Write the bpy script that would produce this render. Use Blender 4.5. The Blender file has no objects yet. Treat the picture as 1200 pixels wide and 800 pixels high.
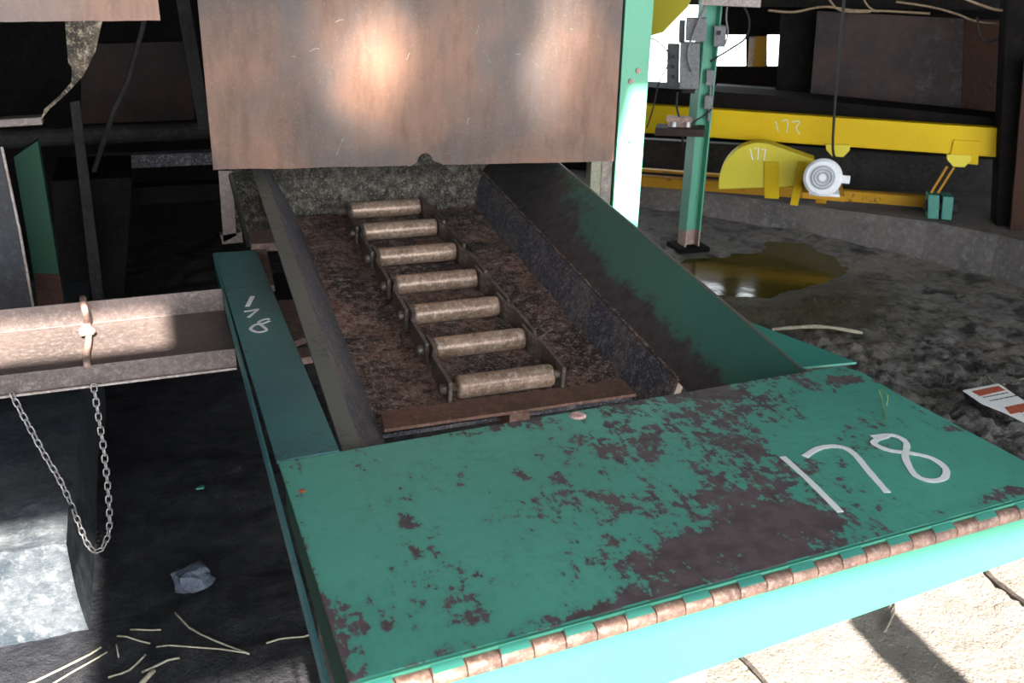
import bpy, math, random
from mathutils import Vector, Matrix, noise
random.seed(7)
C = bpy.context.scene.collection
V = Vector
# ------------------------------------------------------------------ camera, world, sun, exposure
FPX = 1120.0
CAM = V((0, 0, 1.65))
_p = math.atan(459 / FPX)
_nd = V((-65, 3000)).normalized()
_D = V((_nd.x * math.cos(_p), _nd.y * math.cos(_p), math.sin(_p)))
_U = -_D
_v = V((141 - 600, -69 - 400, FPX))
_Y = (_v - _U * _v.dot(_U)).normalized()
_X = _Y.cross(_U)
if _X.x < 0: _X = -_X
RM = Matrix((_X, _Y, _U))                       # world = RM @ camera ray (x right, y down, z forward)
cam = bpy.data.cameras.new('camera'); co = bpy.data.objects.new('camera', cam); C.objects.link(co)
cam.sensor_width = 36; cam.lens = 36 * FPX / 1200; cam.clip_start = .02
r, u, b = RM @ V((1, 0, 0)), RM @ V((0, -1, 0)), RM @ V((0, 0, -1))
co.matrix_world = Matrix(((r.x, u.x, b.x, CAM.x), (r.y, u.y, b.y, CAM.y), (r.z, u.z, b.z, CAM.z), (0, 0, 0, 1)))
bpy.context.scene.camera = co
cam.dof.use_dof = True; cam.dof.focus_distance = 2.4; cam.dof.aperture_fstop = 7.0
W = bpy.data.worlds.new('world'); bpy.context.scene.world = W; W.use_nodes = True
bg = W.node_tree.nodes['Background']; bg.inputs[0].default_value = (.88, .94, 1, 1); bg.inputs[1].default_value = 6.0
SUN_EL = math.radians(38)
sd = V((.05, 1, -math.tan(SUN_EL))).normalized()   # direction the light travels
sl = bpy.data.lights.new('sun', 'SUN'); sl.energy = 30; sl.angle = math.radians(.8); sl.color = (1, .95, .87)
so = bpy.data.objects.new('sun', sl); C.objects.link(so); so.rotation_euler = sd.to_track_quat('-Z', 'Y').to_euler()
vs = bpy.context.scene.view_settings
vs.view_transform = 'Standard'; vs.look = 'None'; vs.gamma = 1; vs.use_curve_mapping = False; vs.exposure = 0
def sheet_spot(name, loc, to, power, size, col, blend=1.0):   # added spot lamp without a real source, brightens the sheet
    l = bpy.data.lights.new(name, 'SPOT'); l.energy = power; l.spot_size = math.radians(size); l.spot_blend = blend
    l.color = col; l.shadow_soft_size = .05
    o = bpy.data.objects.new(name, l); C.objects.link(o); o.location = loc
    o.rotation_euler = (V(to) - V(loc)).to_track_quat('-Z', 'Y').to_euler()

# ------------------------------------------------------------------ measuring helpers
def ray(x, y): return RM @ V((x - 600, y - 400, FPX))
def pz(x, y, z=0.):
    d = ray(x, y); return CAM + d * ((z - CAM.z) / d.z)
def py(x, y, Y):
    d = ray(x, y); return CAM + d * (Y / d.y)
def px(x, y, X):
    d = ray(x, y); return CAM + d * (X / d.x)
def pn(x, y, P, n):
    d = ray(x, y); return CAM + d * ((V(P) - CAM).dot(n) / d.dot(n))

# ------------------------------------------------------------------ mesh builder
class MB:
    def __init__(s): s.v = []; s.f = []; s.smooth = False
    def add(s, vs, fs):
        n = len(s.v); s.v += [V(q) for q in vs]; s.f += [tuple(i + n for i in f) for f in fs]; return s
    def box(s, a, b):
        (x0, y0, z0), (x1, y1, z1) = a, b
        return s.hexa([(x0,y0,z0),(x1,y0,z0),(x1,y1,z0),(x0,y1,z0),(x0,y0,z1),(x1,y0,z1),(x1,y1,z1),(x0,y1,z1)])
    def hexa(s, q): return s.add(q, [(0,3,2,1),(4,5,6,7),(0,1,5,4),(1,2,6,5),(2,3,7,6),(3,0,4,7)])
    def prism(s, pts, ext):
        pts = [V(p) for p in pts]; ext = V(ext); n = len(pts)
        return s.add(pts + [p + ext for p in pts], [tuple(range(n))[::-1], tuple(range(n, 2*n))] + [(i, (i+1) % n, n+(i+1) % n, n+i) for i in range(n)])
    def obox(s, c, ax, ay, az):          # half-axis vectors
        c, ax, ay, az = V(c), V(ax), V(ay), V(az)
        return s.hexa([c-ax-ay-az, c+ax-ay-az, c+ax+ay-az, c-ax+ay-az, c-ax-ay+az, c+ax-ay+az, c+ax+ay+az, c-ax+ay+az])
    def bar(s, a, b, w, h, up=(0,0,1)):
        a, b = V(a), V(b); d = (b - a); n = d.normalized(); sx = n.cross(V(up)).normalized(); uz = sx.cross(n)
        return s.obox((a+b)/2, d/2, sx*w/2, uz*h/2)
    def tube(s, pts, rad, seg=10, caps=True):
        pts = [V(p) for p in pts]; n = len(pts); R = rad if isinstance(rad, (list, tuple)) else [rad]*n
        vs = []; ref = None
        for i, p in enumerate(pts):
            t = (pts[min(i+1, n-1)] - pts[max(i-1, 0)]).normalized()
            if ref is None: ref = t.orthogonal().normalized()
            ref = (ref - t * ref.dot(t)).normalized(); bi = t.cross(ref)
            for k in range(seg):
                a = 2*math.pi*k/seg; vs.append(p + (ref*math.cos(a) + bi*math.sin(a)) * R[i])
        fs = [(i*seg+k, i*seg+(k+1) % seg, (i+1)*seg+(k+1) % seg, (i+1)*seg+k) for i in range(n-1) for k in range(seg)]
        if caps: fs += [tuple(range(seg))[::-1], tuple(range((n-1)*seg, n*seg))]
        return s.add(vs, fs)
    def grid(s, fn, nu, nv):
        vs = [fn(i/nu, j/nv) for j in range(nv+1) for i in range(nu+1)]
        return s.add(vs, [(j*(nu+1)+i, j*(nu+1)+i+1, (j+1)*(nu+1)+i+1, (j+1)*(nu+1)+i) for j in range(nv) for i in range(nu)])
    def ribbon(s, pts, w, nrm, th=.0012):   # flat brush stroke lying on a surface
        pts = [V(p) for p in pts]; n = V(nrm).normalized(); m = len(pts); L = []; Rr = []
        for i, p in enumerate(pts):
            t = (pts[min(i+1, m-1)] - pts[max(i-1, 0)]).normalized(); sx = t.cross(n).normalized()
            ww = (w if not callable(w) else w(i/(m-1)))*random.uniform(.9, 1.1)/2; L.append(p - sx*ww); Rr.append(p + sx*ww)
        vs = []
        for a, b_ in zip(L, Rr): vs += [a, b_, b_ + n*th, a + n*th]
        fs = [(3, 2, 1, 0), tuple(range(4*m-4, 4*m))]
        for i in range(m-1):
            for k in range(4): fs.append((4*i+k, 4*i+(k+1) % 4, 4*i+4+(k+1) % 4, 4*i+4+k))
        return s.add(vs, fs)
    def build(s, name, mat, parent=None, bevel=0, smooth=False):
        me = bpy.data.meshes.new(name)
        if parent is None:
            xs = [q.x for q in s.v]; ys = [q.y for q in s.v]; zs = [q.z for q in s.v]
            off = V(((min(xs)+max(xs))/2, (min(ys)+max(ys))/2, min(zs)))
        else:
            off = V((0,0,0)); q = parent
            while q is not None: off += q.location; q = q.parent
        me.from_pydata([tuple(q - off) for q in s.v], [], s.f); me.validate(); me.update()
        import bmesh
        bm = bmesh.new(); bm.from_mesh(me); bmesh.ops.recalc_face_normals(bm, faces=bm.faces); bm.to_mesh(me); bm.free()
        o = bpy.data.objects.new(name, me); C.objects.link(o); me.materials.append(mat)
        if parent is None: o.location = off
        else: o.parent = parent
        if smooth:
            for p in me.polygons: p.use_smooth = True
        if bevel:
            m = o.modifiers.new('bevel', 'BEVEL'); m.width = bevel; m.segments = 2; m.limit_method = 'ANGLE'; m.angle_limit = math.radians(40)
        return o
def tag(o, label, cat, group=None, kind=None):
    if label: o['label'] = label
    if cat: o['category'] = cat
    if group: o['group'] = group
    if kind: o['kind'] = kind
    return o
def thing(name, loc, label, cat, group=None):
    o = bpy.data.objects.new(name, None); C.objects.link(o); o.location = V(loc); o.empty_display_size = .05
    return tag(o, label, cat, group)
def struct(name, mb, mat, smooth=False):
    o = mb.build(name, mat, smooth=smooth); o['kind'] = 'structure'; return o
def smoothpath(pts, n=8):
    pts = [V(p) for p in pts]; out = []
    for i in range(len(pts)-1):
        p0, p1, p2, p3 = pts[max(i-1,0)], pts[i], pts[i+1], pts[min(i+2, len(pts)-1)]
        for k in range(n):
            t = k/n; out.append(.5*((2*p1)+(p2-p0)*t+(2*p0-5*p1+4*p2-p3)*t*t+(3*p1-p0-3*p2+p3)*t**3))
    return out + [pts[-1]]

# ------------------------------------------------------------------ materials (all procedural)
class MT:
    def __init__(s, name):
        s.m = bpy.data.materials.new(name); s.m.use_nodes = True; s.t = s.m.node_tree
        s.b = s.t.nodes['Principled BSDF']; s.pos = s.n('ShaderNodeNewGeometry').outputs['Position']
    def n(s, ty, **k):
        q = s.t.nodes.new(ty)
        for a, v in k.items(): setattr(q, a, v)
        return q
    def L(s, a, b): s.t.links.new(a, b)
    def noise(s, scale, detail=6, rough=.6, vec=None, stretch=None, dist=0):
        q = s.n('ShaderNodeTexNoise'); q.inputs['Scale'].default_value = scale; q.inputs['Detail'].default_value = detail
        q.inputs['Roughness'].default_value = rough; q.inputs['Distortion'].default_value = dist
        v = vec or s.pos
        if stretch:
            mp = s.n('ShaderNodeMapping'); mp.inputs['Scale'].default_value = stretch[:3]
            if len(stretch) > 3: mp.inputs['Rotation'].default_value = (0, 0, stretch[3])
            s.L(v, mp.inputs[0]); v = mp.outputs[0]
        s.L(v, q.inputs['Vector']); return q.outputs[0]
    def ramp(s, a, lo, hi, o0=0., o1=1.):
        q = s.n('ShaderNodeMapRange'); q.inputs[1].default_value = lo; q.inputs[2].default_value = hi
        q.inputs[3].default_value = o0; q.inputs[4].default_value = o1; s.L(a, q.inputs[0]); return q.outputs[0]
    def math(s, op, a, b=0.):
        q = s.n('ShaderNodeMath', operation=op)
        for i, v in enumerate((a, b)):
            if isinstance(v, (int, float)): q.inputs[i].default_value = v
            else: s.L(v, q.inputs[i])
        return q.outputs[0]
    def mix(s, f, a, b):
        q = s.n('ShaderNodeMix', data_type='RGBA')
        if isinstance(f, (int, float)): q.inputs[0].default_value = f
        else: s.L(f, q.inputs[0])
        for i, v in ((6, a), (7, b)):
            if isinstance(v, tuple): q.inputs[i].default_value = (*v[:3], 1)
            else: s.L(v, q.inputs[i])
        return q.outputs[2]
    def blob(s, c, rx, ry, ang=0., soft=.5):    # 1 inside an ellipse in plan, fading out; used for worn patches
        mp = s.n('ShaderNodeMapping', vector_type='TEXTURE'); mp.inputs['Location'].default_value = (c[0], c[1], 0)
        mp.inputs['Rotation'].default_value = (0, 0, ang); mp.inputs['Scale'].default_value = (rx, ry, 1e4)
        s.L(s.pos, mp.inputs[0]); q = s.n('ShaderNodeVectorMath', operation='LENGTH'); s.L(mp.outputs[0], q.inputs[0])
        return s.ramp(q.outputs['Value'], 1+soft, 1-soft)
    def bump(s, h, strength=.3, dist=.01):
        q = s.n('ShaderNodeBump'); q.inputs['Strength'].default_value = strength; q.inputs['Distance'].default_value = dist
        s.L(h, q.inputs['Height']); s.L(q.outputs[0], s.b.inputs['Normal'])
    def out(s, col, rough=.6, metal=0., spec=.5):
        for k, v in (('Base Color', col), ('Roughness', rough), ('Metallic', metal), ('Specular IOR Level', spec)):
            if isinstance(v, tuple): s.b.inputs[k].default_value = (*v[:3], 1)
            elif isinstance(v, (int, float)): s.b.inputs[k].default_value = v
            else: s.L(v, s.b.inputs[k])
        return s.m
def mottled(name, a, b, c, scale=6, fine=60, rough=.7, metal=0., bump=.25, bd=.004, stretch=None, spec=.4, t=(.42, .60), grit=.35):
    m = MT(name); n1 = m.noise(scale, 8, .65, stretch=stretch, dist=.3); n2 = m.noise(fine, 7, .72); n3 = m.noise(fine*3.5, 3, .6)
    col = m.mix(m.ramp(n1, t[0], t[1]), a, b); col = m.mix(m.ramp(n2, .52, .64), col, c)
    col = m.mix(m.math('MULTIPLY', m.ramp(n2, .50, .38), grit), col, tuple(x*.35 for x in b))
    col = m.mix(m.math('MULTIPLY', m.ramp(n3, .55, .68), grit*.8), col, tuple(min(x*1.7, .9) for x in c))
    m.bump(m.math('ADD', m.math('ADD', n1, n2), m.math('MULTIPLY', n3, .4)), bump, bd)
    return m.out(col, m.ramp(n2, .3, .7, max(rough-.15, .05), min(rough+.15, 1)), metal, spec)
def chipped(name, green, green2, rust, amount, blobs, rough=.38):
    m = MT(name); n1 = m.ramp(m.noise(7, 8, .62, dist=.3), .3, .7); n2 = m.ramp(m.noise(38, 7, .7), .3, .7); n4 = m.ramp(m.noise(70, 5, .7, stretch=(1, .28, 1, -.6)), .3, .7); n3 = m.noise(2.2, 4, .5)
    f = m.math('ADD', m.math('ADD', m.math('MULTIPLY', n1, .36), m.math('MULTIPLY', n2, .38)), m.math('MULTIPLY', n4, .26))
    for (c, rx, ry, ang, w, so_) in blobs: f = m.math('ADD', f, m.math('MULTIPLY', m.blob(c, rx, ry, ang, so_), w))
    f = m.math('ADD', f, m.math('MULTIPLY', m.ramp(m.noise(130, 4, .6), .56, .72), .10)); k = m.ramp(f, amount, amount+.05)
    base = m.mix(m.ramp(n3, .35, .65), green, green2); base = m.mix(m.math('MULTIPLY', m.ramp(f, amount-.22, amount), .45), base, tuple(x*.62 for x in green))
    rc = m.mix(m.ramp(m.noise(30, 5, .6), .4, .65), rust, tuple(x*.6 for x in rust))
    m.bump(m.math('SUBTRACT', m.math('MULTIPLY', n2, .2), k), .3, .002)
    return m.out(m.mix(k, base, rc), m.ramp(k, 0, 1, rough, .6), 0, .5)
def painted(name, green, green2, rust, amount=.62, scale=7, fine=45, rough=.42, edge=.03, blobs=(), spec=.5):
    m = MT(name); n1 = m.noise(scale, 9, .68, dist=.2); n2 = m.noise(fine, 8, .75); n3 = m.noise(2.2, 4, .5)
    f = m.math('ADD', m.math('MULTIPLY', n1, .55), m.math('MULTIPLY', n2, .45))
    for (c, rx, ry, ang, w, so_) in blobs: f = m.math('ADD', f, m.math('MULTIPLY', m.blob(c, rx, ry, ang, so_), w))
    k = m.ramp(f, amount, amount+edge)
    base = m.mix(m.ramp(n3, .35, .65), green, green2); base = m.mix(m.math('MULTIPLY', m.ramp(n2, .5, .8), .35), base, tuple(x*.6 for x in green))
    rc = m.mix(m.ramp(m.noise(30, 5, .6), .4, .65), rust, tuple(x*.55 for x in rust))
    m.bump(m.math('SUBTRACT', m.math('MULTIPLY', n2, .15), k), .25, .002)
    return m.out(m.mix(k, base, rc), m.ramp(k, 0, 1, rough, .62), 0, spec)
G1, G2 = (.055, .25, .185), (.04, .21, .165)
RUST = (.115, .07, .065)
M = {}
def lidpt(x, y): q = pz(x, y, .72); return (q.x, q.y)
M['lid'] = chipped('chipped green paint on cover', (.105, .41, .31), (.085, .34, .26), (.135, .097, .105), .69, [
    (lidpt(640, 480), .50, .045, .03, .27, .8), (lidpt(880, 455), .22, .05, .0, .2, .8), (lidpt(790, 500), .22, .09, .1, .22, .8),
    (lidpt(870, 560), .13, .12, -.7, .20, .7), (lidpt(800, 640), .24, .12, .22, .19, .9), (lidpt(900, 640), .22, .09, .1, .28, .5), (lidpt(740, 715), .28, .035, .05, .18, .7),
    (lidpt(560, 775), .36, .03, .05, .15, .8), (lidpt(372, 700), .014, .35, 0, .22, .7), (lidpt(480, 612), .020, .030, .3, .30, .5), (lidpt(484, 640), .010, .03, .3, .25, .5),
    (lidpt(1010, 445), .08, .025, -.4, .22, .5), (lidpt(1120, 500), .06, .03, -.6, .18, .5), (lidpt(1160, 585), .16, .02, .05, .2, .5),
    (lidpt(603, 550), .018, .045, .2, .28, .5), (lidpt(420, 740), .09, .10, .2, .09, .8), (lidpt(950, 500), .25, .14, .0, .10, .6), (lidpt(680, 560), .14, .2, .0, .07, .8), (lidpt(560, 720), .03, .02, .1, .22, .5)])
M['green'] = painted('worn green paint', G1, G2, RUST, .66, 6, 40, .42)
M['beam_green'] = painted('dusty green paint', (.055, .21, .20), (.03, .12, .14), (.065, .07, .072), .52, 5, 50, .4, .12)
M['panel_green'] = painted('front panel green paint', (.042, .22, .145), (.048, .24, .155), (.2, .12, .09), .8, 5, 40, .5)  # green of the front panel and the cover edge strip
M['post_green'] = painted('light green column paint', (.13, .44, .27), (.12, .40, .25), (.22, .10, .05), .70, 8, 40, .45, .04)
M['far_green'] = painted('green stanchion paint', (.10, .36, .24), (.10, .34, .22), (.08, .06, .05), .70, 8, 40, .5, .04)
M['hopper'] = painted('green paint worn to dark steel', (.035, .155, .118), (.028, .125, .10), (.062, .055, .058), .60, 4, 40, .45, .12, blobs=[
    ((1.36, 3.75), .14, .8, 0, .35, .6), ((1.33, 2.8), .045, .9, 0, .22, .8), ((1.30, 2.1), .05, .4, 0, .25, .8)])
M['rust_sheet'] = None
m = MT('brown rusted sheet steel'); n1 = m.noise(2.6, 5, .5, dist=.4); n2 = m.noise(8, 8, .65, stretch=(3, 1, .7)); n3 = m.noise(120, 4, .7); n4 = m.noise(1.6, 4, .5, stretch=(2.2, 1, .9))
col = m.mix(m.ramp(n1, .40, .60), (.25, .135, .092), (.145, .108, .094)); col = m.mix(m.math('MULTIPLY', m.ramp(n2, .45, .7), .6), col, (.125, .068, .045)); col = m.mix(m.ramp(n4, .5, .62, 0, .5), col, (.15, .128, .12))
col = m.mix(m.math('MULTIPLY', m.ramp(n3, .55, .68), .35), col, (.33, .22, .15))
m.bump(m.math('ADD', n2, m.math('MULTIPLY', n3, .3)), .10, .004); M['rust_sheet'] = m.out(col, m.ramp(n1, .35, .65, .45, .6), .1, .3)
M['hinge'] = mottled('worn bare hinge steel', (.30, .175, .13), (.17, .10, .08), (.40, .28, .22), 14, 90, .5, .3, .2, .002)
M['trough'] = mottled('rusty trough floor with black fines', (.34, .195, .145), (.10, .078, .076), (.42, .33, .28), 5, 34, .6, .0, 1.0, .02, t=(.42, .56), grit=.9, spec=.2)
M['skirt'] = mottled('dark grimy steel plate', (.075, .075, .10), (.17, .135, .125), (.25, .24, .25), 6, 45, .55, .0, .8, .01, grit=.9, t=(.48,.6), spec=.25)
M['rail'] = painted('grey brown rail paint', (.15, .15, .125), (.12, .125, .11), (.10, .085, .07), .54, 7, 40, .5, .08)
M['mud_bank'] = mottled('caked coal mud', (.15, .135, .115), (.24, .215, .175), (.48, .43, .35), 7, 34, .85, 0, 1.0, .04, grit=.9, spec=.15)
M['chain_steel'] = mottled('polished worn chain steel', (.52, .35, .25), (.34, .215, .155), (.66, .54, .45), 8, 70, .36, .3, .2, .002)
M['chain_dark'] = mottled('oily dark link steel', (.11, .085, .075), (.17, .13, .105), (.30, .25, .22), 12, 70, .5, .3, .2, .002)
M['rust_bar'] = mottled('red brown rusty bar', (.22, .115, .085), (.16, .085, .065), (.28, .18, .14), 8, 60, .55, .2, .15, .002)
M['edge'] = mottled('bare pale steel edge', (.42, .36, .33), (.34, .25, .21), (.55, .5, .46), 12, 80, .5, .3, .1, .001)
M['channel'] = mottled('brown mill steel channel', (.13, .10, .09), (.18, .135, .12), (.24, .19, .175), 5, 60, .5, .15, .15, .002)
M['bracket'] = mottled('pinkish rusted bracket steel', (.42, .27, .22), (.30, .20, .165), (.5, .36, .3), 8, 60, .6, .0, .2, .002)
M['galv'] = mottled('zinc plated steel', (.5, .47, .46), (.4, .36, .36), (.62, .6, .58), 30, 90, .4, .6, .1, .001)
M['grey_box'] = mottled('grey enclosure paint', (.22, .22, .225), (.19, .19, .195), (.27, .27, .27), 6, 60, .5, 0, .05, .001)
M['dark_box'] = mottled('dark grey enclosure paint', (.06, .06, .062), (.05, .05, .05), (.08, .08, .08), 6, 60, .5, 0, .05, .001)
M['dark'] = mottled('soot dark steel', (.007, .006, .006), (.011, .009, .008), (.016, .013, .012), 5, 40, .85, 0, .3, .004, spec=.08)
M['dark2'] = mottled('sooty pipe steel', (.032, .029, .028), (.020, .018, .017), (.05, .045, .042), 5, 40, .7, .0, .3, .004, spec=.2)
m = MT('dark brown rusted plate'); n1 = m.noise(2.5, 6, .6); n2 = m.noise(22, 8, .75); n3 = m.noise(5, 8, .7, dist=.4)
col = m.mix(m.ramp(n1, .4, .6), (.052, .032, .026), (.028, .022, .024)); col = m.mix(m.math('MULTIPLY', m.ramp(n2, .5, .7), .5), col, (.075, .05, .045))
q_ = bp_scuff = pn(1112, 75, (4.6, 5.2, 1), (.63, .776, 0)); sc_ = m.math('MULTIPLY', m.math('MULTIPLY', m.ramp(n3, .46, .62), m.ramp(n2, .42, .62)), m.blob((q_.x, q_.y), .38, .38, 0, .5))
col = m.mix(sc_, col, (.20, .19, .20)); M['brown_plate'] = m.out(col, .6, 0, .15)
M['plate_red'] = mottled('reddish brown plate', (.050, .021, .012), (.035, .016, .011), (.06, .03, .02), 4, 50, .6, .0, .2, .003, spec=.12)
M['grime_plate'] = mottled('blue grey grimy plate', (.025, .024, .028), (.035, .034, .038), (.05, .05, .058), 5, 40, .5, .0, .3, .004, spec=.25)
M['dim_green'] = painted('dark green paint', (.012, .052, .03), (.010, .042, .025), (.05, .03, .02), .60, 7, 45, .6, .06, spec=.2)  # much darker green for the left post and left side panel
M['yellow'] = painted('yellow machine paint', (.74, .50, .004), (.66, .43, .004), (.25, .10, .02), .70, 6, 50, .55, .03, spec=.2)
M['lemon'] = painted('bright yellow guard paint', (.78, .66, .055), (.70, .58, .045), (.3, .2, .05), .82, 6, 50, .5, .03, spec=.3)
M['ochre'] = painted('chipped orange yellow rail paint', (.50, .26, .012), (.42, .20, .015), (.09, .05, .03), .57, 9, 45, .6, .04, spec=.2)
M['white_metal'] = mottled('white motor enamel', (.9, .91, .93), (.85, .87, .9), (.92, .92, .93), 10, 60, .4, 0, .05, .001, grit=.1)
M['motor_grey'] = mottled('grey fan cowl', (.35, .37, .41), (.45, .47, .5), (.3, .3, .33), 30, 90, .5, 0, .1, .001)
M['paint_white'] = mottled('white marker paint', (.93, .93, .92), (.88, .9, .88), (.9, .92, .9), 20, 160, .6, 0, .1, .001, grit=.1)
M['pale_paint'] = mottled('faded pale marker paint', (.72, .66, .35), (.66, .60, .3), (.7, .65, .4), 20, 160, .6, 0, .1, .001)
M['black'] = mottled('black rubber cable', (.015, .015, .015), (.02, .02, .02), (.03, .03, .03), 10, 60, .6, 0, .05, .001)
M['tan_wire'] = mottled('tan dusty cable', (.32, .22, .13), (.25, .17, .1), (.4, .3, .2), 10, 60, .6, 0, .05, .001)
M['rubber_flap'] = mottled('torn tan belt rubber', (.17, .125, .085), (.03, .024, .018), (.28, .22, .16), 10, 60, .75, 0, .6, .004, spec=.2)
M['straw'] = mottled('dry straw', (.40, .36, .26), (.30, .27, .2), (.5, .47, .38), 30, 90, .6, 0, .05, .001, grit=.1)
M['twig'] = mottled('dark shadow strip', (.07, .055, .045), (.05, .04, .035), (.1, .08, .07), 30, 90, .8, 0, .3, .001)  # dark colour of the strips that stand in for cable shadows
M['rock'] = mottled('blue grey shale', (.10, .12, .155), (.07, .08, .11), (.15, .17, .21), 14, 70, .6, 0, .8, .005)
M['chip'] = mottled('green paint chip', (.1, .38, .30), (.08, .33, .26), (.1, .4, .3), 14, 70, .5, 0, .1, .001)
M['pink'] = mottled('pink bare spot', (.75, .5, .45), (.6, .3, .25), (.8, .6, .55), 60, 120, .5, 0, .1, .001)
M['red_bit'] = mottled('red primer', (.55, .12, .07), (.45, .1, .06), (.6, .2, .1), 30, 90, .5, 0, .1, .001)
M['timber'] = mottled('pale weathered steel', (.6, .58, .42), (.5, .47, .33), (.65, .62, .5), 8, 60, .6, 0, .2, .002)
M['roof'] = mottled('dark roof sheeting', (.02, .018, .016), (.014, .012, .011), (.03, .025, .02), 3, 30, .85, 0, .3, .004, spec=.1)
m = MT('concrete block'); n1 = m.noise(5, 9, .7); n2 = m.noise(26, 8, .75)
col = m.mix(m.ramp(n1, .38, .6), (.13, .14, .15), (.03, .042, .055)); col = m.mix(m.ramp(n2, .5, .72), col, (.22, .23, .24)); col = m.mix(m.math('MULTIPLY', m.blob((-1, 3.6), 3, 1.0, 0, .25), .7), col, (.022, .030, .042))  # last mix paints shade: footing darkened blue behind its sunlit end
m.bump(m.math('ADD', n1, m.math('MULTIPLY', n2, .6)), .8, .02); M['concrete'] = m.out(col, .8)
M['curb'] = mottled('grey concrete curb', (.17, .15, .14), (.11, .10, .095), (.21, .195, .19), 2.2, 30, .85, 0, .35, .01, spec=.2, grit=.15)
# ground: black coal mud with pale dried silt and wet slick places
m = MT('coal mud ground'); n1 = m.noise(1.3, 9, .62, dist=.6); n2 = m.noise(14, 9, .72); n3 = m.noise(2.3, 6, .6, stretch=(1, 1.6, 1, .7))
col = m.mix(m.ramp(n2, .38, .68), (.018, .017, .019), (.095, .088, .088))
right = m.blob((4.0, 3.0), 3.0, 2.6, 0, .35); col = m.mix(m.math('MULTIPLY', right, m.ramp(n2, .30, .54)), col, (.24, .22, .205))
clod = m.noise(6, 9, .7, dist=.5); col = m.mix(m.math('MULTIPLY', right, m.ramp(clod, .48, .40)), col, (.05, .046, .046))
silt = m.math('MULTIPLY', m.ramp(n1, .50, .60), m.ramp(n2, .3, .55))
silt = m.math('MULTIPLY', silt, m.blob((3.6, 3.6), 1.6, 1.5, .6, .35))
col = m.mix(silt, col, (.27, .235, .205))
front = m.blob((2.2, .6), 1.9, 1.35, 0, .12); col = m.mix(m.math('MULTIPLY', front, m.ramp(n2, .05, .30)), col, (.30, .26, .225))  # colour made paler over the sunlit front area to brighten it
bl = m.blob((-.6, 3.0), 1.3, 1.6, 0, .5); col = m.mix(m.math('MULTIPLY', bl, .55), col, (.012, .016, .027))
wet = m.blob(tuple(pz(890, 345).xy), .62, .62, 0, .35); col = m.mix(m.math('MULTIPLY', wet, .85), col, (.085, .075, .030))
m.bump(m.math('ADD', m.math('MULTIPLY', n2, .9), m.math('MULTIPLY', m.noise(60, 5, .7), .7)), 1.0, .025)
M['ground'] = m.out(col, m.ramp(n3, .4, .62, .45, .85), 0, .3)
m = MT('standing water'); m.b.inputs['IOR'].default_value = 1.33
m.bump(m.noise(9, 3, .5), .12, .01); M['water'] = m.out((.085, .068, .012), .10, 0, .6)

# ------------------------------------------------------------------ ground, puddle, roof, walls
def inpoly(p, poly):
    x, y = p; c = False; j = len(poly)-1
    for i in range(len(poly)):
        if (poly[i][1] > y) != (poly[j][1] > y) and x < (poly[j][0]-poly[i][0])*(y-poly[i][1])/(poly[j][1]-poly[i][1])+poly[i][0]: c = not c
        j = i
    return c
def pdist(p, poly):
    best = 1e9; j = len(poly)-1
    for i in range(len(poly)):
        a = V(poly[j]); d = V(poly[i]) - a; t = max(0, min(1, (V(p)-a).dot(d)/d.length_squared)); best = min(best, (V(p)-a-d*t).length); j = i
    return best if not inpoly(p, poly) else -best
pud = [tuple(pz(*q).xy) for q in [(760, 318), (800, 303), (838, 296), (850, 300), (905, 296), (908, 280), (945, 282), (975, 300), (985, 318), (950, 330), (925, 338), (895, 343), (860, 342), (790, 338)]]
pxs = [q[0] for q in pud]; pys = [q[1] for q in pud]
def gh(x, y):
    h = .028*noise.fractal(V((x*1.3, y*1.3, 0)), 1, 2, 5) + .010*noise.fractal(V((x*9, y*9, 3)), .8, 2, 4)
    rough = max(0, min(1, 1.5-math.hypot(x-2.5, y-2.6)/1.1)); h += rough*.055*abs(noise.fractal(V((x*10, y*10, 9)), .6, 2, 5))
    h = max(h, -.012)
    if min(pxs)-.4 < x < max(pxs)+.4 and min(pys)-.4 < y < max(pys)+.4:
        d = pdist((x, y), pud) + .05*noise.noise(V((x*6, y*6, 5)))
        k = max(0, min(1, (d+.10)/.22)); h = h*k - .035*(1-k) 
    elif False: pass
    return h
g = MB(); x0, x1, y0, y1 = -3.2, 7.2, -1.2, 8.2
def gfn(u_, v_):
    x, y = x0+(x1-x0)*u_, y0+(y1-y0)*v_; return V((x, y, gh(x, y)))
g.grid(gfn, 420, 380); struct('floor', g, M['ground'], smooth=True)
w = MB(); w.prism([(min(pxs)-.08, min(pys)-.08, -.026), (max(pxs)+.08, min(pys)-.08, -.026), (max(pxs)+.08, max(pys)+.08, -.026), (min(pxs)-.08, max(pys)+.08, -.026)], (0, 0, .008))
tag(w.build('puddle', M['water']), 'still yellowish brown puddle on the muddy floor near the yellow conveyor', 'puddle')
ZR = 3.2
tanE = math.tan(SUN_EL)
def up(P):   # point on the roof plane the sun passes on its way to P
    P = V(P); k = (ZR - P.z)/(-sd.z); return P - sd*k
edgeY = up((.9, 1.028, .700)).y
hb = up((-.36, pz(30, 648, .27).y+.11, .28)); YC = 2.46; zf = py(0, 440, YC).z; hc0 = up((-.95, YC+.014, zf)); hc1 = up((px(196, 400, -.0).x if False else pz(196, 395, zf).x, pz(0, 390, zf).y+.02, zf)); hp0 = up((1.70, 3.45, .55)); hp1 = up((2.05, 3.45, 1.15))
rf = MB()
def slab(xa, xb, ya, yb): rf.box((xa, ya, ZR), (xb, yb, ZR+.05))
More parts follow.
